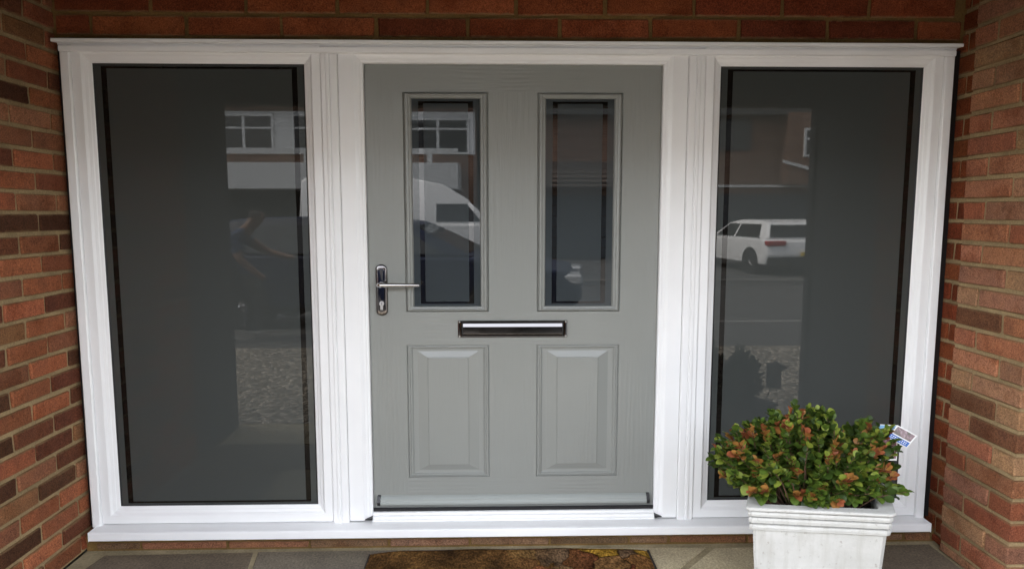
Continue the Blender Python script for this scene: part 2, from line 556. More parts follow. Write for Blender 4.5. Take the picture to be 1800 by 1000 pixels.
def side_window(x0, x1, trim_side, label):
    t = thing('side_window', label, 'window', (0, 0, 0), group='tall frosted windows beside the door')
    prof = [(0.0, 0.05), (0.0, 0.003), (0.003, 0.0), (0.037, 0.0), (0.041, 0.003), (0.046, 0.009), (0.057, 0.013), (0.060, 0.016), (0.070, 0.019), (0.0735, 0.022), (0.0735, 0.034)]
    MB().ring(x0, x1, 0.012, 2.083, prof).build('frame', UPVC, t)
    i0, i1, k0, k1 = x0 + 0.0737, x1 - 0.0737, 0.012 + 0.0737, 2.083 - 0.0737
    MB().ring(i0, i1, k0, k1, [(0.0, 0.0215), (0.005, 0.0235), (0.005, 0.030)]).build('gasket', GASK, t)
    MB().box(i0 - 0.006, i1 + 0.006, 0.0262, 0.045, k0 - 0.006, k1 + 0.006).build('pane', PANEG, t)
    MB().ring(i0, i1, k0, k1, [(0.028, 0.0258), (0.028, 0.0254), (0.048, 0.0254), (0.048, 0.0258)], sx=1.12, sz=0.40).build('clear_border', CLEARS, t)
    # cover strip against the brick
    a, b = (-1.873, x0 - 0.0005) if trim_side < 0 else (x1 + 0.0005, 1.873)
    mbt = MB().prism([(a, 0.05), (a, -0.010), (a + 0.004, -0.013), (b - 0.004, -0.013), (b, -0.009), (b, 0.05)], 'z', 0.004, 2.047)
    mbt.build('cover_strip', UPVC, t)
    MB().box(-1.899 if trim_side < 0 else 1.8735, -1.8735 if trim_side < 0 else 1.914, 0.02, 0.05, 0.0, 2.0785).build('gap_filler', BLACK, t)
    return t


side_window(-1.8340, -0.8097, -1, 'tall frosted window with a thin clear border line left of the grey door, mirroring a pale house and a stooping man')
side_window(0.8097, 1.8340, 1, 'tall frosted window right of the grey door behind the potted shrub, mirroring a white car')

ht = thing('head_trim', 'long white projecting drip trim along the top of the frame under the brick courses', 'trim')
poly = [(0.05, 2.0475), (-0.010, 2.0490), (-0.015, 2.0515), (-0.015, 2.0705), (-0.012, 2.0730), (0.010, 2.0730), (0.010, 2.0790), (0.05, 2.0790)]
MB().prism(poly, 'x', -1.874, 1.874).build('cover_strip', UPVC, ht)
poly = [(0.05, 2.0792), (0.008, 2.0792), (0.004, 2.0860), (-0.034, 2.0825), (-0.036, 2.0840), (-0.036, 2.0945), (-0.034, 2.0965), (0.05, 2.1010)]
MB().prism(poly, 'x', -1.889, 1.889).build('drip_bar', UPVC, ht)

sl_ = thing('window_sill', 'long white sill running under the door and both side windows, above the brown bricks', 'sill')
poly = [(0.05, 0.0085), (-0.060, 0.0080), (-0.071, 0.0060), (-0.075, 0.0020), (-0.075, -0.0280), (-0.072, -0.0315), (-0.066, -0.0315), (-0.066, -0.0240), (0.05, -0.0240)]
MB().prism(poly, 'x', -1.852, 1.864).build('sill_board', UPVC, sl_)
for x0, x1 in ((-1.8555, -1.8522), (1.8642, 1.8675)):
    MB().bbox(x0, x1, -0.0765, 0.045, -0.032, 0.0095, 0.001).build('end_cap', UPVC, sl_)

# ------------------------------------------------------------------ front door
dr = thing('front_door', 'grey woodgrain front door with two tall glazed panels, two moulded panels, chrome lever and chrome letterplate', 'door')
F = 0.038           # face of the leaf
xs = [-0.634, -0.476, -0.110, 0.101, 0.470, 0.634]
zs = [0.058, 0.200, 0.806, 0.955, 1.900, 2.0135]
lf = MB()
for i in range(5):
    for k in range(5):
        if i in (1, 3) and k in (1, 3):
            continue
        horiz = k in (0, 2, 4) and i in (1, 2, 3)
        lf.add([(xs[i], F, zs[k]), (xs[i + 1], F, zs[k]), (xs[i + 1], F, zs[k + 1]), (xs[i], F, zs[k + 1])], [(0, 1, 2, 3)], 1 if horiz else 0)
# rounded edge and depth of the leaf
lf.ring(xs[0] - 0.002, xs[5] + 0.002, zs[0] - 0.002, zs[5] + 0.002, [(0.0, F + 0.045), (0.0, F + 0.003), (0.002, F)], mat=0)
lf.build('leaf', [DOORV, DOORH], dr)
MB().box(-0.632, 0.632, F + 0.035, F + 0.045, 0.06, 2.01).build('core', GASK, dr)
for i in (1, 3):
    # moulded panel, raised and fielded
    m_ = MB()
    pr = [(0.0, 0.0), (0.0025, 0.0060), (0.006, 0.0010), (0.012, 0.0000), (0.0145, 0.0055), (0.020, 0.0060), (0.026, 0.0135), (0.034, 0.0145), (0.040, 0.0148), (0.044, 0.0150), (0.047, 0.0150)]
    m_.ring(xs[i], xs[i + 1], zs[1], zs[2], [(t, F + y) for t, y in pr], sx=1.0, sz=0.62)
    m_.build('panel_moulding', DOORP, dr)
    m_ = MB()
    a = 0.047
    m_.ring(xs[i] + a, xs[i + 1] - a, zs[1] + a * 0.62, zs[2] - a * 0.62, [(0.0, F + 0.0150), (0.044, F + 0.0048), (0.0460, F + 0.0012), (0.049, F + 0.0004)], sx=1.0, sz=0.60, close=True)
    m_.m = [1] * (len(m_.f) - 1) + [0]
    m_.build('raised_panel', [DOORV, DOORS], dr)
    # glazing cassette
    m_ = MB()
    pr = [(0.0, 0.0005), (0.0025, 0.005), (0.005, 0.0005), (0.008, -0.0070), (0.013, -0.0125), (0.018, -0.0135), (0.023, -0.0110), (0.0255, -0.0060), (0.028, -0.0055), (0.034, -0.0045), (0.037, 0.0010), (0.040, 0.0080)]
    m_.ring(xs[i], xs[i + 1], zs[3], zs[4], [(t, F + y) for t, y in pr], sx=0.95, sz=0.65)
    m_.build('glazing_cassette', DOORP, dr)
    g0, g1, h0, h1 = xs[i] + 0.036, xs[i + 1] - 0.036, zs[3] + 0.024, zs[4] - 0.024
    MB().box(g0, g1, F + 0.006, F + 0.02, h0, h1).build('pane', PANED, dr)
    MB().ring(g0, g1, h0, h1, [(0.030, F + 0.0056), (0.030, F + 0.0052), (0.051, F + 0.0052), (0.051, F + 0.0056)], sx=1.0, sz=0.42).build('clear_border', CLEAR, dr)

# lever handle
hx, hz0, hz1, hw = -0.580, 0.940, 1.166, 0.0255
outl = []
for k in range(9):
    t = math.pi * k / 8
    outl.append((hx + hw * math.cos(t), hz1 - 0.020 + 0.020 * math.sin(t)))
for k in range(9):
    t = math.pi + math.pi * k / 8
    outl.append((hx + hw * math.cos(t), hz0 + 0.020 + 0.020 * math.sin(t)))
bp = MB()
n_ = len(outl)
cx_, cz_ = hx, (hz0 + hz1) / 2
lay = []
for s_, y_ in ((1.0, F), (1.0, F - 0.006), (0.94, F - 0.0095), (0.80, F - 0.0115), (0.4, F - 0.0125)):
    lay.append([(cx_ + (x - cx_) * s_, y_, cz_ + (z - cz_) * (1 - (1 - s_) * 0.2)) for x, z in outl])
vs = [p for l_ in lay for p in l_]
fs = [(k * n_ + a, k * n_ + (a + 1) % n_, (k + 1) * n_ + (a + 1) % n_, (k + 1) * n_ + a) for k in range(len(lay) - 1) for a in range(n_)]
fs.append(tuple((len(lay) - 1) * n_ + a for a in range(n_)))
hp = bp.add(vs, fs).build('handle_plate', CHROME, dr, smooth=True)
lv = MB().tube([(hx, F - 0.011, 1.079), (hx, F - 0.024, 1.079), (hx, F - 0.045, 1.079)], [0.013, 0.012, 0.011], 14)
lv.tube([(hx - 0.012, F - 0.050, 1.080), (hx + 0.004, F - 0.053, 1.080), (hx + 0.03, F - 0.054, 1.080), (hx + 0.10, F - 0.053, 1.0795), (hx + 0.165, F - 0.052, 1.079), (hx + 0.172, F - 0.051, 1.079)],
        [0.008, 0.0095, 0.0095, 0.0085, 0.0075, 0.005], 14)
lv.build('lever', CHROMEL, hp, smooth=True)
cy = MB().tube([(hx, F - 0.0125, 0.995), (hx, F - 0.0165, 0.995)], [0.011, 0.0105], 18)
cy.box(hx - 0.0055, hx + 0.0055, F - 0.0160, F - 0.0125, 0.968, 0.992)
SATIN = mat('satin_steel', (0.62, 0.62, 0.63), 0.3, 1.0)
cyo = cy.build('key_cylinder', SATIN, hp)
MB().box(hx - 0.001, hx + 0.001, F - 0.0172, F - 0.0164, 0.989, 1.001).build('key_slot', BLACK, hp)

# letterplate
lx0, lx1, lz0, lz1 = -0.247, 0.236, 0.842, 0.9165
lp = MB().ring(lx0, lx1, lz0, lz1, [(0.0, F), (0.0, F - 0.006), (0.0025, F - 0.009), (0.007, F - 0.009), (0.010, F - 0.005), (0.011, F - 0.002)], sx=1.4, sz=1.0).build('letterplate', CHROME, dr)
fl = MB()
prof = [(F - 0.0040, lz0 + 0.0112), (F - 0.0084, lz0 + 0.0135), (F - 0.0088, lz0 + 0.016), (F - 0.0088, lz1 - 0.0275), (F - 0.0082, lz1 - 0.0255), (F - 0.0044, lz1 - 0.0135), (F - 0.0015, lz1 - 0.0115), (F, lz1 - 0.0112), (F, lz0 + 0.0112)]
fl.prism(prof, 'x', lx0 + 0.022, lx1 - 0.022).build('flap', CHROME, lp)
MB().box(lx0 + 0.0155, lx1 - 0.0155, F - 0.0008, F - 0.0002, lz0 + 0.011, lz1 - 0.011).build('slot', BLACK, lp)
for s_ in (lx0 + 0.0065, lx1 - 0.0065):
    for z_ in (lz0 + 0.0055, lz1 - 0.0055):
        MB().tube([(s_, F - 0.009, z_), (s_, F - 0.0105, z_)], [0.0042, 0.003], 10).build('screw', SATIN, lp)

# weather bar
wb = MB().prism([(F, 0.0785), (F - 0.020, 0.0785), (F - 0.024, 0.0810), (F - 0.024, 0.0905), (F - 0.0195, 0.0960), (F - 0.0185, 0.1030), (F - 0.010, 0.1110), (F, 0.1150)], 'x', -0.603, 0.604).build('weather_bar', WBAR, dr)
for x0, x1 in ((-0.6165, -0.6035), (0.6045, 0.6175)):
    MB().prism([(F, 0.0770), (F - 0.025, 0.0770), (F - 0.027, 0.0800), (F - 0.027, 0.0930), (F - 0.014, 0.1180), (F, 0.1190)], 'x', x0, x1).build('end_cap', BLACK, wb)

# ------------------------------------------------------------------ porch floor
FZ = -0.1
pf = link('porch_floor', None, None, (0, 0, FZ))
pf['kind'] = 'structure'
pf['label'] = 'grey stone paving of the porch with sandy mortar joints'
STONE = mat('paving_stone', (0.2, 0.19, 0.17), 0.85, spec=0.3)
oi = N(STONE, 'ShaderNodeObjectInfo')
v = coords(STONE)
a = noise(STONE, v, 4.0, 6, 0.65)
b_ = noise(STONE, v, 110, 3, 0.6)
c = mix(STONE, ramp(STONE, a, [(0.3, g(0)), (0.7, g(1))]), mix(STONE, 1.0, oi.outputs['Color'], (0.72, 0.70, 0.68), 'MULTIPLY'), mix(STONE, 1.0, oi.outputs['Color'], (1.2, 1.17, 1.1), 'MULTIPLY'))
c = mix(STONE, 0.7, c, mix(STONE, 1.0, c, ramp(STONE, b_, [(0.3, g(0.5)), (0.52, g(1.0)), (0.75, g(1.6))]), 'MULTIPLY'))
L(STONE, c, bsdf(STONE).inputs['Base Color'])
hm = N(STONE, 'ShaderNodeMath', operation='ADD')
L(STONE, a, hm.inputs[0]); L(STONE, b_, hm.inputs[1])
bump(STONE, hm.outputs[0], 0.6, 0.004)
PMORT = mortar_mat('paving_mortar', (0.30, 0.25, 0.155))
MB().box(-1.9, 2.1, -1.72, -0.001, -0.08, -0.004).build('mortar_bed', PMORT, pf)


def slab(poly, col):
    n = len(poly)
    cx = sum(p[0] for p in poly) / n
    cy = sum(p[1] for p in poly) / n
    vs = []
    for s_, z in ((1.0, -0.03), (1.0, -0.004), (0.985, 0.0)):
        for x, y in poly:
            vs.append((x - cx) * s_), vs.pop()
            vs.append(((x - cx) * s_, (y - cy) * s_, z + random.uniform(-.0008, .0008)))
    fs = [(k * n + i, k * n + (i + 1) % n, (k + 1) * n + (i + 1) % n, (k + 1) * n + i) for k in (0, 1) for i in range(n)] + [tuple(range(2 * n, 3 * n))]
    o = MB().add(vs, fs).build('paving_slab', STONE, pf, loc=(cx, cy, 0))
    o.color = (*col, 1)
    return o


GREY, TAN, BROWN = (0.170, 0.147, 0.115), (0.43, 0.37, 0.25), (0.150, 0.120, 0.088)
e = 0.008
slab([(-1.80, -0.062), (-1.155, -0.050), (-1.09, -0.42), (-1.86, -0.42)], BROWN)
slab([(-1.135, -0.048), (-0.52, -0.046), (-0.50, -0.42), (-1.07, -0.42)], GREY)
slab([(-0.50, -0.045), (0.12, -0.045), (0.12, -0.42), (-0.48, -0.42)], GREY)
slab([(0.14, -0.045), (0.86, -0.055), (0.66, -0.265), (0.14, -0.42)], TAN)
slab([(0.895, -0.060), (1.35, -0.055), (1.38, -0.42), (0.55, -0.42), (0.68, -0.285)], TAN)
slab([(1.37, -0.055), (1.88, -0.050), (1.88, -0.42), (1.40, -0.42)], BROWN)
for j, y0 in enumerate((-0.44, -0.86, -1.28)):
    x = -1.89
    while x < 2.05:
        wd = random.uniform(0.5, 0.8)
        x1 = min(x + wd, 2.08)
        if 2.08 - x1 < 0.25:
            x1 = 2.08
        slab([(x + e, y0 - e), (x1 - e, y0 - e), (x1 - e, y0 - 0.42 + e), (x + e, y0 - 0.42 + e)], random.choice((GREY, TAN, BROWN)))
        x = x1

# ------------------------------------------------------------------ ground outside
GRAV = mat('gravel_drive', (0.3, 0.28, 0.25), 0.95)
v = coords(GRAV)
vo = N(GRAV, 'ShaderNodeTexVoronoi')
vo.inputs['Scale'].default_value = 28
L(GRAV, v, vo.inputs['Vector'])
L(GRAV, ramp(GRAV, vo.outputs['Color'], [(0.1, (0.07, 0.060, 0.048)), (0.5, (0.17, 0.150, 0.118)), (0.9, (0.38, 0.34, 0.28))]), bsdf(GRAV).inputs['Base Color'])
bump(GRAV, vo.outputs['Distance'], 1.0, 0.03).invert = True
TAR = mat('tarmac', (0.07, 0.072, 0.075), 0.9)
v = coords(TAR)
L(TAR, ramp(TAR, noise(TAR, v, 60, 3), [(0.3, (0.042, 0.041, 0.040)), (0.7, (0.072, 0.070, 0.068))]), bsdf(TAR).inputs['Base Color'])
bump(TAR, noise(TAR, v, 150, 2), 0.4, 0.005)
CONC = mat('kerb_concrete', (0.17, 0.165, 0.155), 0.9)


def ground(name, m, x0, x1, y0, y1, z, th=0.0):
    o = (MB().box(x0, x1, y0, y1, z - th, z) if th else MB().add([(x0, y0, z), (x1, y0, z), (x1, y1, z), (x0, y1, z)], [(0, 1, 2, 3)])).build(name, m)
    o['kind'] = 'structure'
    return o


ground('ground', TAR, -150, 150, -160, 60, -0.33)
ground('gravel_drive', GRAV, -7, 9, -4.5, -1.73, -0.12, 0.2)
ground('pavement', TAR, -60, 60, -6.2, -4.51, -0.125, 0.2)
ground('kerb', CONC, -60, 60, -6.33, -6.2, -0.122, 0.2)
ground('road', TAR, -60, 60, -12.0, -6.33, -0.24, 0.05)
ground('kerb', CONC, -60, 60, -12.13, -12.0, -0.122, 0.2)
ground('pavement', TAR, -60, 60, -26, -12.13, -0.128, 0.2)

# ------------------------------------------------------------------ doormat
MAT = mat('coir_print', (0.12, 0.06, 0.02), 1.0, spec=0.05)
v = coords(MAT)
sep = N(MAT, 'ShaderNodeSeparateXYZ')
L(MAT, v, sep.inputs[0])
wob = noise(MAT, v, 5.0, 3)
vn = N(MAT, 'ShaderNodeTexVoronoi')
vn.inputs['Scale'].default_value = 8.5
vn.inputs['Randomness'].default_value = 1.0
wv = N(MAT, 'ShaderNodeVectorMath', operation='MULTIPLY_ADD')
nn = N(MAT, 'ShaderNodeTexNoise')
nn.inputs['Scale'].default_value = 9.0
L(MAT, v, nn.inputs['Vector'])
L(MAT, nn.outputs['Color'], wv.inputs[0])
wv.inputs[1].default_value = (0.16, 0.16, 0.0)
L(MAT, v, wv.inputs[2])
L(MAT, wv.outputs[0], vn.inputs['Vector'])
leafcol = ramp(MAT, vn.outputs['Color'], [(0.0, (0.09, 0.042, 0.014)), (0.32, (0.15, 0.032, 0.022)), (0.45, (0.18, 0.085, 0.022)), (0.56, (0.10, 0.075, 0.055)), (0.67, (0.28, 0.155, 0.018)), (0.74, (0.13, 0.058, 0.024))])
base = ramp(MAT, wob, [(0.32, (0.035, 0.018, 0.007)), (0.52, (0.105, 0.052, 0.017)), (0.72, (0.17, 0.09, 0.028))])
mr = N(MAT, 'ShaderNodeMapRange')
mr.inputs[1].default_value = -0.05
mr.inputs[2].default_value = 0.36
L(MAT, sep.outputs[0], mr.inputs[0])
mul = N(MAT, 'ShaderNodeMath', operation='ADD')
L(MAT, mr.outputs[0], mul.inputs[0]); mul.inputs[1].default_value = -0.0
c = mix(MAT, mr.outputs[0], base, leafcol)
ve = N(MAT, 'ShaderNodeTexVoronoi', feature='DISTANCE_TO_EDGE')
ve.inputs['Scale'].default_value = 8.5
L(MAT, wv.outputs[0], ve.inputs['Vector'])
lin = mix(MAT, mr.outputs[0], (1.0, 1.0, 1.0), ramp(MAT, ve.outputs['Distance'], [(0.01, g(0.25)), (0.06, g(1.0))]))
c = mix(MAT, 1.0, c, lin, 'MULTIPLY')
c = mix(MAT, 1.0, c, ramp(MAT, noise(MAT, v, 26, 3), [(0.3, g(0.6)), (0.7, g(1.35))]), 'MULTIPLY')
fib = noise(MAT, coords(MAT, scale=(1, 0.6, 1)), 110, 2)
c = mix(MAT, 0.85, c, mix(MAT, 1.0, c, ramp(MAT, fib, [(0.3, g(0.35)), (0.5, g(1.0)), (0.72, g(1.9))]), 'MULTIPLY'))
L(MAT, c, bsdf(MAT).inputs['Base Color'])
bump(MAT, fib, 1.0, 0.008)
dm = thing('doormat', 'brown coir doormat printed with yellow, maroon and grey autumn leaves, in front of the door', 'doormat', (-0.02, 0, FZ))
mb = MB()
nx, ny = 60, 20
vs = []
for j in range(ny + 1):
    for i in range(nx + 1):
        fx, fy = i / nx, j / ny
        x = -0.615 + 1.225 * fx + (0.012 * (1 - fx) - 0.02 * fx) * 0
        y = -0.058 - 0.62 * fy - 0.035 * (abs(fx - 0.5) * 2) ** 6 * (1 - fy) + 0.004 * math.sin(fx * 21)
        z = 0.016 + 0.003 * math.sin(fx * 5) * math.sin(fy * 3) + random.uniform(-.0012, .0012)
        if i in (0, nx) or j in (0, ny):
            z = 0.004
        vs.append((x, y, z))
fs = [(j * (nx + 1) + i, j * (nx + 1) + i + 1, (j + 1) * (nx + 1) + i + 1, (j + 1) * (nx + 1) + i) for j in range(ny) for i in range(nx)]
mb.add(vs, fs)
mb.build('pile', MAT, dm)
EDGE = mat('mat_edge', (0.03, 0.022, 0.015), 0.9)
MB().tube([vs[j * (nx + 1) + nx] for j in range(ny + 1)], 0.006, 6).build('edging', EDGE, dm)
MB().tube([vs[j * (nx + 1)] for j in range(ny + 1)], 0.004, 6).build('edging', EDGE, dm)

# ------------------------------------------------------------------ planter, shrub, plant label
PU, PV, PC = Vector((0.240, -0.032, 0)), Vector((0.078, 0.172, 0)), Vector((1.090, -0.584, 0))


def potp(a, b, z):
    p = PC + PU * a + PV * b
    return Vector((p.x, p.y, z))


POTM = mat('weathered_white_concrete', (0.66, 0.65, 0.61), 0.85, spec=0.25)
v = coords(POTM)
a = noise(POTM, v, 6, 6, 0.65)
b_ = noise(POTM, v, 60, 4, 0.6)
c = mix(POTM, ramp(POTM, a, [(0.30, g(0)), (0.72, g(1))]), (0.40, 0.395, 0.37), (0.50, 0.495, 0.475))
c = mix(POTM, ramp(POTM, b_, [(0.60, g(0)), (0.75, g(0.7))]), c, (0.24, 0.22, 0.19))
stk = noise(POTM, coords(POTM, scale=(9, 9, 1.2)), 3.0, 4, 0.6)
c = mix(POTM, ramp(POTM, stk, [(0.50, g(0)), (0.72, g(0.35))]), c, (0.27, 0.25, 0.21))
L(POTM, c, bsdf(POTM).inputs['Base Color'])
bump(POTM, b_, 0.35, 0.003)
pt = thing('planter', 'square tapered white stone planter with ridged rim, at the right end of the sill', 'planter', (0, 0, FZ))
prof = [(0.78, 0.0), (0.80, 0.02), (0.905, 0.403), (0.905, 0.407), (0.950, 0.411), (0.955, 0.420), (0.945, 0.428), (0.885, 0.4305), (0.885, 0.4335), (0.960, 0.436), (0.966, 0.446), (0.955, 0.453),
        (0.897, 0.4555), (0.897, 0.4585), (0.972, 0.460), (0.978, 0.468), (0.965, 0.4755), (0.908, 0.478), (0.908, 0.4808), (1.0, 0.4820), (1.006, 0.486), (1.0, 0.4905), (0.985, 0.4925)]
inn = [(0.80, 0.4925), (0.785, 0.489), (0.775, 0.47), (0.76, 0.40)]
mb = MB()
vs = []
CH = 0.05
ring8 = [(-1, -1 + CH), (-1 + CH, -1), (1 - CH, -1), (1, -1 + CH), (1, 1 - CH), (1 - CH, 1), (-1 + CH, 1), (-1, 1 - CH)]
for s_, z in prof + inn:
    for a_, b2 in ring8:
        p = potp(a_ * s_, b2 * s_, z)
        vs.append((p.x + random.uniform(-.0006, .0006), p.y + random.uniform(-.0006, .0006), p.z + random.uniform(-.0008, .0008)))
nl = len(prof) + len(inn)
fs = [(k * 8 + i, k * 8 + (i + 1) % 8, k * 8 + 8 + (i + 1) % 8, k * 8 + 8 + i) for k in range(nl - 1) for i in range(8)]
fs.append(tuple(range(8)))
mb.add(vs, fs).build('pot', POTM, pt)
SOIL = mat('potting_soil', (0.018, 0.013, 0.009), 1.0)
mb = MB()
vs, n_ = [], 14
for j in range(n_ + 1):
    for i in range(n_ + 1):
        p = potp((i / n_ * 2 - 1) * 0.765, (j / n_ * 2 - 1) * 0.765, 0.435 + random.uniform(-.006, .008))
        vs.append(p)
mb.add(vs, [(j * (n_ + 1) + i, j * (n_ + 1) + i + 1, (j + 1) * (n_ + 1) + i + 1, (j + 1) * (n_ + 1) + i) for j in range(n_) for i in range(n_)])
mb.build('soil', SOIL, pt)


def leaf_mat(name, c1, c2):
    m = mat(name, c1, 0.5, spec=0.35)
    oi = N(m, 'ShaderNodeObjectInfo')
    n = noise(m, coords(m), 60, 3)
    cc = mix(m, ramp(m, n, [(0.3, g(0)), (0.7, g(1))]), c1, c2)
    L(m, cc, bsdf(m).inputs['Base Color'])
    bsdf(m).inputs['Subsurface Weight'].default_value = 0.0
    tr = N(m, 'ShaderNodeBsdfTranslucent')
    L(m, cc, tr.inputs[0])
    ms = N(m, 'ShaderNodeMixShader')
    ms.inputs[0].default_value = 0.25
    out = m.node_tree.nodes['Material Output']
    L(m, bsdf(m).outputs[0], ms.inputs[1]); L(m, tr.outputs[0], ms.inputs[2])
    L(m, ms.outputs[0], out.inputs[0])
    return m


LEAFM = [leaf_mat('leaf_dark_green', (0.024, 0.046, 0.007), (0.042, 0.076, 0.011)),
         leaf_mat('leaf_green', (0.060, 0.105, 0.013), (0.092, 0.145, 0.019)),
         leaf_mat('leaf_lime', (0.15, 0.20, 0.025), (0.23, 0.27, 0.04)),
         leaf_mat('leaf_orange', (0.27, 0.115, 0.030), (0.36, 0.18, 0.045)),
         leaf_mat('leaf_red', (0.23, 0.062, 0.028), (0.32, 0.105, 0.04))]


def leaf_geo(curl, fold, wdt):
    """one rounded leaf along +X, length 1, folded on its midrib and curled"""
    vs, fs = [], []
    st = [(0.0, 0.03), (0.12, 0.22), (0.32, 0.40), (0.58, 0.46), (0.82, 0.35), (0.96, 0.15), (1.0, 0.03)]
    for t, hwid in st:
        z = -curl * t * t
        h = hwid * wdt
        vs += [(t, -h, z + fold * h), (t, 0, z), (t, h, z + fold * h)]
    for k in range(len(st) - 1):
        fs += [(k * 3, k * 3 + 1, k * 3 + 4, k * 3 + 3), (k * 3 + 1, k * 3 + 2, k * 3 + 5, k * 3 + 4)]
    return vs, fs


SHAPES = [leaf_geo(0.25, 0.35, 1.0), leaf_geo(0.45, 0.2, 1.1), leaf_geo(0.1, 0.5, 0.9), leaf_geo(-0.15, 0.3, 1.0)]
_leaf_me = {}


def leaf_mesh(s_, m_):
    if (s_, m_) not in _leaf_me:
        mb = MB().add(*SHAPES[s_])
        _leaf_me[s_, m_] = mb.mesh('leaf', LEAFM[m_], True)
    return _leaf_me[s_, m_]


sh = thing('potted_shrub', 'compact leafy shrub, glossy green with orange-red young tips, growing in the white planter', 'shrub', (1.06, -0.585, 0.33))
rs = random.Random(21)


def crown_top(x):
    """height of the crown's outline over x (metres from the shrub's base)"""
    pts = [(-0.40, 0.10), (-0.34, 0.22), (-0.26, 0.285), (-0.16, 0.33), (-0.06, 0.36), (0.04, 0.350), (0.10, 0.27), (0.16, 0.265), (0.205, 0.325), (0.238, 0.310), (0.27, 0.18), (0.33, 0.12)]
    for (xa, za), (xb, zb) in zip(pts, pts[1:]):
        if xa <= x <= xb:
            return za + (zb - za) * (x - xa) / (xb - xa)
    return 0.1


shoots = []
stems = MB()
tries = 0
while len(shoots) < 270 and tries < 9000:
    tries += 1
    x = rs.uniform(-0.345, 0.262)
    y = rs.uniform(-0.16, 0.20)
    if (x / 0.38) ** 2 + (y / 0.22) ** 2 > 1:
        continue
    top = crown_top(x) * (1 - 0.40 * (y / 0.22) ** 2)
    z = top * (rs.uniform(0.55, 1.0) if rs.random() < 0.6 else rs.uniform(0.1, 0.8)) - 0.01
    if rs.random() < 0.30:
        z = top - 0.012
    tip = Vector((x, y, z))
    z = max(z, 0.085 + 0.25 * max(0, abs(x) - 0.24) + 0.35 * max(0, -y - 0.07))
    tip = Vector((x, y, z))
    if any((tip - t).length < 0.024 for t, _ in shoots):
        continue
    base = Vector((max(-0.14, min(0.14, x * 0.45)) + rs.uniform(-.03, .03), max(-0.09, min(.09, y * 0.5)), 0.005))
    shoots.append((tip, base))
for _ in range(42):                      # young shoots that break the outline
    x = rs.uniform(-0.36, 0.25)
    if 0.06 < x < 0.15:
        continue
    tip = Vector((x, rs.uniform(-0.10, 0.06), crown_top(x) * rs.uniform(0.86, 1.0) + rs.uniform(0.0, 0.020)))
    shoots.append((tip, Vector((x * 0.6, 0.0, 0.02))))
for _ in range(46):                      # low shoots that close the front of the crown down to the soil
    tip = Vector((rs.uniform(-0.24, 0.16), rs.uniform(-0.15, -0.04), rs.uniform(0.075, 0.16)))
    shoots.append((tip, Vector((tip.x * 0.6, tip.y * 0.4, 0.005))))
leaves = []
for tip, base in shoots:
    mid = base.lerp(tip, 0.55) + Vector((rs.uniform(-.02, .02), rs.uniform(-.02, .02), 0.02))
    stems.tube([base, mid, tip], [0.0032, 0.0022, 0.0012], 5)
    ax = (tip - mid).normalized()
    reach = tip.z / max(0.05, crown_top(tip.x))
    young = rs.random() < (0.34 if reach > 0.72 or tip.x < -0.22 or tip.x > 0.18 or tip.y < -0.10 else 0.12)
    n = rs.randint(15, 19)
    L_ = (tip - mid).length
    for k in range(n):
        t = k / (n - 1)
        pos = tip - ax * (1 - t) * min(0.105, L_)
        phi = k * 2.4 + rs.uniform(-.3, .3)
        o1 = ax.orthogonal().normalized()
        o2 = ax.cross(o1)
        out = o1 * math.cos(phi) + o2 * math.sin(phi)
        d = (out * (1.0 - 0.55 * t) + ax * (0.25 + 0.75 * t) + Vector((0, 0, 0.15))).normalized()
        size = (0.034 - 0.009 * t) * rs.uniform(0.75, 1.2)
        if young and t > 0.50:
            mi = rs.choice((3, 3, 4, 4, 2)) if t > 0.66 else rs.choice((2, 3, 1))
        else:
            mi = rs.choices((0, 1, 2), (0.46 - 0.2 * t, 0.42, 0.08 + 0.18 * t))[0]
        leaves.append((pos, d, size, mi, rs.randrange(4), rs.uniform(-.7, .7)))
camrel = Vector(camo.location) - Vector(sh.location)


def leaf_matrix(pos, d, size, roll):
    up = Vector((0, 0, 1))
    s_ = d.cross(up)
    s_ = s_.normalized() if s_.length > 1e-3 else Vector((0, 1, 0))
    n = s_.cross(d)
    M = Matrix((d, -s_, n)).transposed().to_4x4()
    M = M @ Matrix.Rotation(roll, 4, 'X')
    return Matrix.Translation(pos) @ M @ Matrix.Scale(size, 4)


# the leaves nearest the front and the outline are parts of their own, the rest one mass
leaves.sort(key=lambda l: -(l[2] * 14 + (-l[0].y) * 1.6 + l[0].z * 0.7))
N_SINGLE = 300
for pos, d, size, mi, si, roll in leaves[:N_SINGLE]:
    o = link('leaf', leaf_mesh(si, mi), sh)
    o.matrix_local = leaf_matrix(pos, d, size, roll)
mass = MB()
for pos, d, size, mi, si, roll in leaves[N_SINGLE:]:
    M = leaf_matrix(pos, d, size, roll)
    vv, ff = SHAPES[si]
    mass.add([M @ Vector(p) for p in vv], ff, mi)
mo = mass.build('foliage', LEAFM, sh, smooth=True)
mo['kind'] = 'stuff'
STEM = mat('shrub_stem', (0.09, 0.045, 0.025), 0.8)
stems.build('stems', STEM, sh, smooth=True)

# plant label: two printed cards on a stake
pg = thing('plant_label', 'white-edged plant label cards with a blue strip, stuck in the right side of the shrub', 'plant label', (0, 0, 0))
CARD = mat('white_card', (0.82, 0.82, 0.80), 0.5)
BLUE = mat('label_blue', (0.055, 0.16, 0.48), 0.5)
SKYB = mat('label_light_blue', (0.22, 0.45, 0.72), 0.5)


def photo_mat(name, c1, c2, c3):
    m = mat(name, c1, 0.5)
    n = noise(m, coords(m), 55, 4, 0.6, 1.0)
    L(m, ramp(m, n, [(0.3, c1), (0.5, c2), (0.7, c3)]), bsdf(m).inputs['Base Color'])
    return m


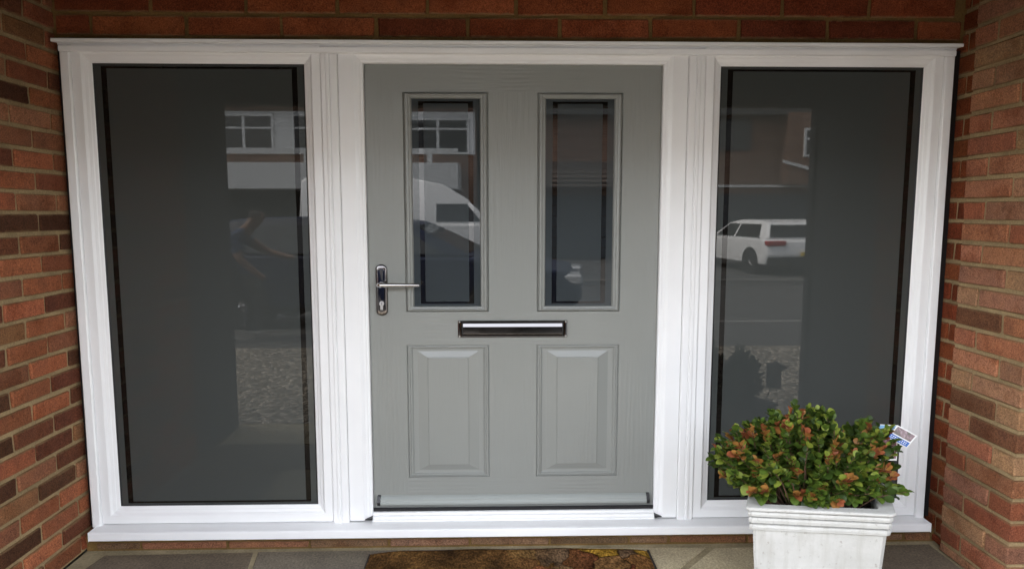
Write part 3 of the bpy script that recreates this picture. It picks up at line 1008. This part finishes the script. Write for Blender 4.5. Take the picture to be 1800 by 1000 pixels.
PH1 = photo_mat('printed_blossom_photo', (0.12, 0.15, 0.10), (0.26, 0.19, 0.20), (0.45, 0.36, 0.38))
PH2 = photo_mat('printed_plum_photo', (0.10, 0.03, 0.06), (0.28, 0.12, 0.18), (0.5, 0.4, 0.42))


def card(o, u, w_, name):
    """thin card: corner o, edges u and w_; returns a function that lays a patch on it"""
    o, u, w_ = Vector(o), Vector(u), Vector(w_)
    n = u.cross(w_).normalized()
    if n.y > 0:
        n = -n

    def quad(a0, a1, b0, b1, lift, th):
        P_ = [o + u * a + w_ * b for a, b in ((a0, b0), (a1, b0), (a1, b1), (a0, b1))]
        vs = [p + n * lift for p in P_] + [p + n * (lift - th) for p in P_]
        return MB().add(vs, [(0, 1, 2, 3), (7, 6, 5, 4), (0, 4, 5, 1), (1, 5, 6, 2), (2, 6, 7, 3), (3, 7, 4, 0)])
    c_ = quad(0, 1, 0, 1, 0, 0.0007).build(name, CARD, pg)
    return quad, c_


q1, c1 = card((1.411, -0.51, 0.607), (0.0705, -0.012, -0.038), (-0.052, -0.022, -0.038), 'label_card')
q1(0.07, 0.93, 0.07, 0.56, 0.0006, 0.0005).build('photo', PH1, c1)
q1(0.04, 0.96, 0.64, 0.95, 0.0006, 0.0005).build('blue_strip', BLUE, c1)
mbw = MB()
for k in range(9):
    a0 = 0.10 + k * 0.088
    qq = q1(a0, a0 + random.uniform(0.03, 0.06), 0.71, 0.77, 0.0009, 0.0002); mbw.add(qq.v, qq.f)
    qq = q1(a0 + 0.01, a0 + random.uniform(0.04, 0.07), 0.83, 0.88, 0.0009, 0.0002); mbw.add(qq.v, qq.f)
mbw.build('lettering', CARD, c1)
q2, c2 = card((1.349, -0.49, 0.604), (0.079, 0.004, -0.006), (0.002, -0.004, -0.136), 'label_card')
q2(0.03, 0.97, 0.02, 0.17, 0.0006, 0.0005).build('blue_strip', SKYB, c2)
q2(0.06, 0.94, 0.34, 0.94, 0.0006, 0.0005).build('photo', PH2, c2)
MB().tube([(1.375, -0.485, 0.47), (1.33, -0.49, 0.34)], 0.003, 6).build('stake', CARD, pg)

# ------------------------------------------------------------------ across the street (mirrored in the glass)
WIN = mat('house_window_glass', (0.02, 0.022, 0.024), 0.05)
CLAD = mat('white_cladding', (0.60, 0.61, 0.61), 0.6)
GDOOR = mat('slate_garage_door', (0.035, 0.045, 0.055), 0.5)
DARK = mat('carport_shade_black', (0.02, 0.02, 0.022), 0.9)  # near-black colour for the shade inside the open carport


def house_window(parent, x0, x1, z0, z1, yf, nx=2, split=0.62, fm=None):
    fm = fm or CLAD
    t = 0.07
    mb = MB().ring(x0, x1, z0, z1, [(0.0, yf), (0.0, yf + 0.06), (t, yf + 0.06), (t, yf + 0.02)])
    zm = z0 + (z1 - z0) * split
    mb.box(x0 + t, x1 - t, yf + 0.02, yf + 0.055, zm - 0.03, zm + 0.03)
    for i in range(1, nx):
        xm = x0 + (x1 - x0) * i / nx
        mb.box(xm - 0.045, xm + 0.045, yf + 0.021, yf + 0.0555, z0 + t, z1 - t)
    f = mb.build('window', fm, parent)
    for i in range(nx):
        a0, a1 = x0 + (x1 - x0) * i / nx + 0.06, x0 + (x1 - x0) * (i + 1) / nx - 0.06
        MB().box(a0, a1, yf + 0.005, yf + 0.03, z0 + t, zm - 0.03).build('pane', WIN, f)
        MB().box(a0, a1, yf + 0.005, yf + 0.03, zm + 0.03, z1 - t).build('pane', WIN, f)


YH = -19.1
ha = thing('terraced_house', 'pale clad house across the street with a white carport canopy, mirrored in the left window', 'house', (0, 0, -0.13))
MB().box(-13, -0.7, YH - 8, YH, 0, 5.0).build('wall', HB, ha)
MB().box(-9.25, -0.75, YH, YH + 0.05, 3.40, 4.75).build('cladding', CLAD, ha)
house_window(ha, -9.1, -7.2, 3.5, 4.66, YH + 0.051, 2, 0.62)
house_window(ha, -6.6, -4.7, 3.5, 4.66, YH + 0.051, 2, 0.62)
house_window(ha, -2.95, -0.95, 3.40, 4.55, YH + 0.051, 2, 0.70)
MB().box(-13, -1.2, YH + 0.06, YH + 2.2, 2.22, 2.98).build('canopy', CLAD, ha)
for i in range(4):
    MB().box(-12.9 + i * 3.6, -12.75 + i * 3.6, YH + 2.0, YH + 2.1, 2.98, 3.24).build('rail_post', CLAD, ha)
MB().box(-13, -1.2, YH + 2.0, YH + 2.1, 3.24, 3.40).build('rail', CLAD, ha)
MB().box(-12.9, -1.3, YH + 0.01, YH + 0.045, 0.0, 2.2).build('carport_shade_panel', DARK, ha)  # flat black sheet on the wall, painted as the carport's shaded depth
MB().prism([(YH - 8.2, 5.0), (YH + 0.5, 5.0), (YH - 3.9, 7.6)], 'x', -13.2, -0.65).build('roof', ROOFT, ha)
hb = thing('terraced_house', 'brown brick house across the street with a dark garage door, mirrored in the right glass', 'house', (0, 0, -0.13))
MB().box(-0.6, 15, YH - 8, YH, 0, 4.75).build('wall', HB, hb)
MB().box(6.55, 15, YH, YH + 0.12, 2.35, 2.43).build('band', CLAD, hb)
MB().box(6.6, 14.5, YH, YH + 0.06, 0.02, 2.14).build('garage_door', GDOOR, hb)
for i in range(6):
    MB().bbox(0.6, 5.0, YH, YH + 0.05, 0.03 + i * 0.345, 0.36 + i * 0.345, 0.012).build('garage_door_slat', GDOOR, hb)
for i in range(5):
    MB().prism([(YH, 2.55 + i * 0.14), (YH + 0.95 - i * 0.2, 2.32 + i * 0.14), (YH + 0.95 - i * 0.2, 2.37 + i * 0.14), (YH, 2.62 + i * 0.14)], 'x', 0.2, 5.4).build('tile_course', ROOFT, hb)
house_window(hb, 7.2, 8.25, 3.55, 4.55, YH, 1, 0.75, GDOOR)
MB().prism([(YH - 8.2, 4.75), (YH + 0.5, 4.75), (YH - 3.9, 7.4)], 'x', -0.6, 15.2).build('roof', ROOFT, hb)
MB().box(-0.6, 15.2, YH + 0.5, YH + 0.56, 4.62, 4.85).build('gutter_board', PIER, hb)
hc = thing('gable_extension', 'gabled brick extension with one small white window, mirrored in the right window', 'house', (0, 0, -0.13))
MB().prism([(9.25, 2.44), (11.5, 2.44), (11.5, 4.70), (9.25, 4.70)], 'y', YH + 0.01, YH + 0.6).build('wall', HB, hc)
house_window(hc, 9.75, 10.5, 3.3, 4.2, YH + 0.601, 1, 0.62)
MB().prism([(9.1, 3.20), (9.1, 3.10), (11.6, 2.45), (11.6, 2.55)], 'y', YH + 0.61, YH + 0.66).build('verge_board', CLAD, hc)

# cars
TYRE = mat('tyre_rubber', (0.015, 0.015, 0.016), 0.8)
RIM = mat('alloy', (0.5, 0.5, 0.52), 0.3, 1.0)
CGL = mat('car_glass', (0.012, 0.014, 0.016), 0.04)
REDL = mat('red_lens', (0.35, 0.01, 0.012), 0.15)
CLRL = mat('headlamp_lens', (0.55, 0.57, 0.6), 0.1, spec=0.8)
YPL = mat('yellow_plate', (0.55, 0.40, 0.03), 0.4)
WPL = mat('white_plate', (0.75, 0.75, 0.72), 0.4)


def rounded(o, wdt, seg=3):
    md = o.modifiers.new('bevel', 'BEVEL')
    md.width = wdt
    md.segments = seg
    md.limit_method = 'ANGLE'
    md.angle_limit = R(18)
    d = bpy.context.evaluated_depsgraph_get()
    me_ = bpy.data.meshes.new_from_object(o.evaluated_get(d))
    o.modifiers.clear()
    me_.polygons.foreach_set('use_smooth', [True] * len(me_.polygons))
    o.data = me_


def car(name, label, cat, col, loc, rz, prof, cabin, width, length_scale, wheels, windows, lights_z, zs_=1.0):
    """prof: side outline of the body, cabin: outline of the roof and glasshouse (x forward, z up)"""
    paint = mat(name + '_paint', col, 0.25 if max(col) > 0.1 else 0.45, spec=0.6 if max(col) > 0.1 else 0.15)
    t = thing(name, label, cat, loc, rz)
    h = width / 2
    t.scale = (1, 1, zs_)

    def loft(outline, ins):
        mb = MB()
        n = len(outline)
        cx = sum(p[0] for p in outline) / n
        cz = sum(p[1] for p in outline) / n
        vs = []
        for y, k in ins:
            vs += [((cx + (x - cx) * k) * length_scale, y(z) if callable(y) else y, cz + (z - cz) * k) for x, z in outline]
        m_ = len(ins)
        fs = [(a * n + i, a * n + (i + 1) % n, a * n + n + (i + 1) % n, a * n + n + i) for a in range(m_ - 1) for i in range(n)]
        fs += [tuple(range(n)), tuple(range((m_ - 1) * n, m_ * n))[::-1]]
        return mb.add(vs, fs)
    loft(prof, [(-h, 0.93), (-h + 0.04, 0.985), (-h + 0.16, 1.0), (h - 0.16, 1.0), (h - 0.04, 0.985), (h, 0.93)]).build('body', paint, t, smooth=False)
    rounded(t.children[0], 0.045)
    z0 = min(p[1] for p in cabin)
    z1 = max(p[1] for p in cabin)
    tap = lambda z, s_: s_ * (h - 0.05 - 0.26 * (z - z0) / (z1 - z0))
    loft(cabin, [(lambda z: tap(z, -1), 0.99), (lambda z: tap(z, -1) + 0.06, 1.0), (lambda z: tap(z, 1) - 0.06, 1.0), (lambda z: tap(z, 1), 0.99)]).build('cabin', paint, t)
    rounded(t.children[1], 0.05)
    for (xa, xb, za, zb) in windows['side']:
        for s_ in (-1, 1):
            mb = MB()
            P_ = [(xa[0], za), (xb[0], za), (xb[1], zb), (xa[1], zb)]
            vs = [(x * length_scale, tap(z, s_) + s_ * 0.006, z) for x, z in P_] + [(x * length_scale, tap(z, s_) - s_ * 0.02, z) for x, z in P_]
            mb.add(vs, [(0, 1, 2, 3), (7, 6, 5, 4), (0, 4, 5, 1), (1, 5, 6, 2), (2, 6, 7, 3), (3, 7, 4, 0)])
            mb.build('side_glass', CGL, t)
    for nm, (xa, za, xb, zb, sg) in windows['ends'].items():
        ya, yb = tap(za, 1) - 0.07, tap(zb, 1) - 0.06
        o_ = 0.012 * sg
        vs = [((xa + o_) * length_scale, -ya, za + .006), ((xa + o_) * length_scale, ya, za + .006), ((xb + o_) * length_scale, yb, zb + .006), ((xb + o_) * length_scale, -yb, zb + .006)]
        vs += [(x - 0.03 * sg, y, z - 0.02) for x, y, z in vs]
        MB().add(vs, [(0, 1, 2, 3), (7, 6, 5, 4), (0, 4, 5, 1), (1, 5, 6, 2), (2, 6, 7, 3), (3, 7, 4, 0)]).build(nm, CGL, t)
    for x in wheels:
        for s_ in (-1, 1):
            r = 0.32
            mb = MB()
            n = 22
            vs, fs = [], []
            for y, rr in ((-0.10, 0.20), (-0.10, 0.30), (-0.07, 0.32), (0.07, 0.32), (0.10, 0.30), (0.10, 0.20)):
                vs += [(x * length_scale + rr * math.cos(2 * math.pi * k / n) * length_scale, s_ * (h - 0.085) + y, r + rr * math.sin(2 * math.pi * k / n)) for k in range(n)]
            fs = [(a * n + i, a * n + (i + 1) % n, a * n + n + (i + 1) % n, a * n + n + i) for a in range(5) for i in range(n)]
            wo = mb.add(vs, fs).build('wheel', TYRE, t)
            MB().tube([(x * length_scale, s_ * (h - 0.3), r + 0.02), (x * length_scale, s_ * (h + 0.004), r + 0.02)], 0.40, 24).build('wheel_arch', BLACK, t)
            mb = MB()
            for k in range(5):
                a0 = 2 * math.pi * k / 5
                p0 = (x * length_scale, s_ * (h - 0.015), r)
                p1 = (x * length_scale + 0.205 * math.cos(a0) * length_scale, s_ * (h - 0.025), r + 0.205 * math.sin(a0))
                mb.tube([p0, p1], [0.03, 0.025], 6)
            mb.tube([(x * length_scale, s_ * (h - 0.03), r), (x * length_scale, s_ * (h - 0.005), r)], 0.045, 12)
            mb.build('rim', RIM, wo)
    xr = min(p[0] for p in prof) * length_scale
    xf = max(p[0] for p in prof) * length_scale
    for s_ in (-1, 1):
        y0, y1 = sorted((s_ * (h - 0.50), s_ * (h - 0.02)))
        MB().bbox(xr - 0.015, xr + 0.30, y0, y1, lights_z - 0.06, lights_z + 0.07, 0.02).build('tail_light', REDL, t)
        MB().bbox(xf - 0.30, xf + 0.012, y0, y1, lights_z - 0.10, lights_z + 0.04, 0.03).build('headlight', CLRL, t)
    MB().bbox(xr - 0.03, xr + 0.02, -0.34, 0.34, lights_z - 0.34, lights_z - 0.23, 0.006).build('rear_plate', YPL, t)
    MB().bbox(xf - 0.02, xf + 0.03, -0.34, 0.34, lights_z - 0.30, lights_z - 0.18, 0.006).build('front_plate', WPL, t)
    MB().bbox(xf - 0.02, xf + 0.02, -h + 0.45, h - 0.45, lights_z - 0.14, lights_z + 0.02, 0.01).build('grille', BLACK, t)
    MB().bbox(xr - 0.025, xr + 0.06, -h + 0.06, h - 0.06, 0.24, 0.50, 0.02).build('bumper_insert', BLACK, t)
    return t


HATCH = [(-2.0, 0.28), (2.0, 0.28), (2.1, 0.45), (2.08, 0.66), (1.95, 0.80), (1.05, 0.96), (-1.95, 0.98), (-2.06, 0.90), (-2.10, 0.55)]
HCAB = [(1.05, 0.955), (0.35, 1.40), (-0.2, 1.48), (-1.25, 1.46), (-1.65, 1.40), (-1.98, 0.975)]
HWIN = {'side': [((0.75, 0.28), (-0.28, -0.28), 1.00, 1.36), ((-0.36, -0.36), (-1.60, -1.38), 1.00, 1.36)],
        'ends': {'windscreen': (0.97, 1.005, 0.42, 1.355, 1), 'rear_glass': (-1.95, 1.02, -1.70, 1.34, -1)}}
car('parked_car', 'white hatchback parked tail-on across the street, mirrored in the right window', 'car', (0.78, 0.79, 0.80), (7.35, -15.1, -0.128), R(-97), HATCH, HCAB, 2.45, 1.0, (-1.3, 1.3), HWIN, 0.86, 0.91)
car('parked_car', 'dark navy car parked side-on beyond the gravel, mirrored in the glass', 'car', (0.010, 0.016, 0.040), (-1.62, -6.45, -0.13), R(7), HATCH, HCAB, 1.8, 1.3, (-1.3, 1.3), HWIN, 0.72)
VAN = [(-2.0, 0.30), (1.95, 0.30), (2.05, 0.50), (2.02, 0.85), (1.85, 1.08), (1.15, 1.28), (-2.0, 1.30), (-2.05, 0.55)]
VCAB = [(1.20, 1.26), (0.72, 1.86), (0.35, 2.16), (-0.2, 2.30), (-1.9, 2.32), (-2.0, 2.22), (-2.0, 1.28)]
VWIN = {'side': [((1.0, 0.75), (0.25, 0.25), 1.32, 1.72)], 'ends': {'windscreen': (1.17, 1.30, 0.70, 1.86, 1)}}
car('parked_van', 'white high-roofed van parked side-on across the street, mirrored in the left door glass', 'van', (0.76, 0.77, 0.78), (-1.75, -12.9, -0.13), 0.0, VAN, VCAB, 1.9, 1.35, (-1.25, 1.3), VWIN, 0.90)

# the stooping man in the drive
SKIN = mat('skin', (0.17, 0.095, 0.065), 0.7)
SHIRT = mat('blue_tshirt', (0.030, 0.048, 0.10), 0.9)
TROU = mat('dark_trousers', (0.03, 0.03, 0.035), 0.9)
HAIR = mat('dark_hair', (0.02, 0.014, 0.01), 0.8)
SHOE = mat('white_shoe', (0.6, 0.6, 0.58), 0.6)
man = thing('person', 'stooping person in a blue t-shirt and dark trousers reaching forward, mirrored in the left window', 'person', (-3.30, -5.0, -0.125))
joints = {'pelvis': ((0, 0, .80), .155), 'waist': ((.03, 0, .97), .15), 'chest': ((.16, 0, 1.17), .17), 'neck': ((.30, 0, 1.33), .062), 'chin': ((.37, 0, 1.39), .075),
          'head': ((.42, 0, 1.47), .105), 'crown': ((.43, 0, 1.55), .085),
          'sa': ((.19, .20, 1.22), .075), 'ea': ((.30, .27, .98), .05), 'wa': ((.50, .24, .80), .036), 'ha': ((.57, .23, .75), .04),
          'sb': ((.19, -.20, 1.22), .075), 'eb': ((.45, -.25, 1.04), .05), 'wb': ((.70, -.22, .98), .036), 'hb': ((.78, -.21, .97), .04),
          'pa': ((0, .11, .76), .11), 'ka': ((.16, .13, .44), .07), 'aa': ((-.06, .13, .10), .05), 'ta': ((.12, .14, .045), .045),
          'pb': ((0, -.11, .76), .11), 'kb': ((.26, -.13, .46), .07), 'ab': ((.20, -.13, .10), .05), 'tb': ((.38, -.14, .045), .045)}
edges = [('pelvis', 'waist'), ('waist', 'chest'), ('chest', 'neck'), ('neck', 'chin'), ('chin', 'head'), ('head', 'crown'), ('chest', 'sa'), ('sa', 'ea'), ('ea', 'wa'), ('wa', 'ha'),
         ('chest', 'sb'), ('sb', 'eb'), ('eb', 'wb'), ('wb', 'hb'), ('pelvis', 'pa'), ('pa', 'ka'), ('ka', 'aa'), ('aa', 'ta'), ('pelvis', 'pb'), ('pb', 'kb'), ('kb', 'ab'), ('ab', 'tb')]
keys = list(joints)
me = bpy.data.meshes.new('body')
me.from_pydata([joints[k][0] for k in keys], [(keys.index(a_), keys.index(b_)) for a_, b_ in edges], [])
bo = link('body', me, man)
bo.modifiers.new('skin', 'SKIN')
if not me.skin_vertices:
    me.attributes.new
for i, k in enumerate(keys):
    sv = me.skin_vertices[0].data[i]
    sv.radius = (joints[k][1], joints[k][1])
    sv.use_root = (k == 'pelvis')
ss = bo.modifiers.new('sub', 'SUBSURF')
ss.levels = ss.render_levels = 2
dg = bpy.context.evaluated_depsgraph_get()
dg.update()
ev = bo.evaluated_get(dg)
me2 = bpy.data.meshes.new_from_object(ev)
bo.modifiers.clear()
me2.materials.clear()
for m_ in (SKIN, SHIRT, TROU, HAIR, SHOE):
    me2.materials.append(m_)
for p in me2.polygons:
    c_ = p.center
    p.use_smooth = True
    if c_.z < 0.09:
        p.material_index = 4
    elif c_.z < 0.86 and c_.x < 0.45 and not (abs(c_.y) > 0.19 and c_.x > 0.28):
        p.material_index = 2
    elif c_.x < 0.30 and c_.z < 1.34 and not (abs(c_.y) > 0.2 and c_.z < 1.06):
        p.material_index = 1
    elif c_.z > 1.46 and c_.x < 0.47 or c_.z > 1.56:
        p.material_index = 3
bo.data = me2
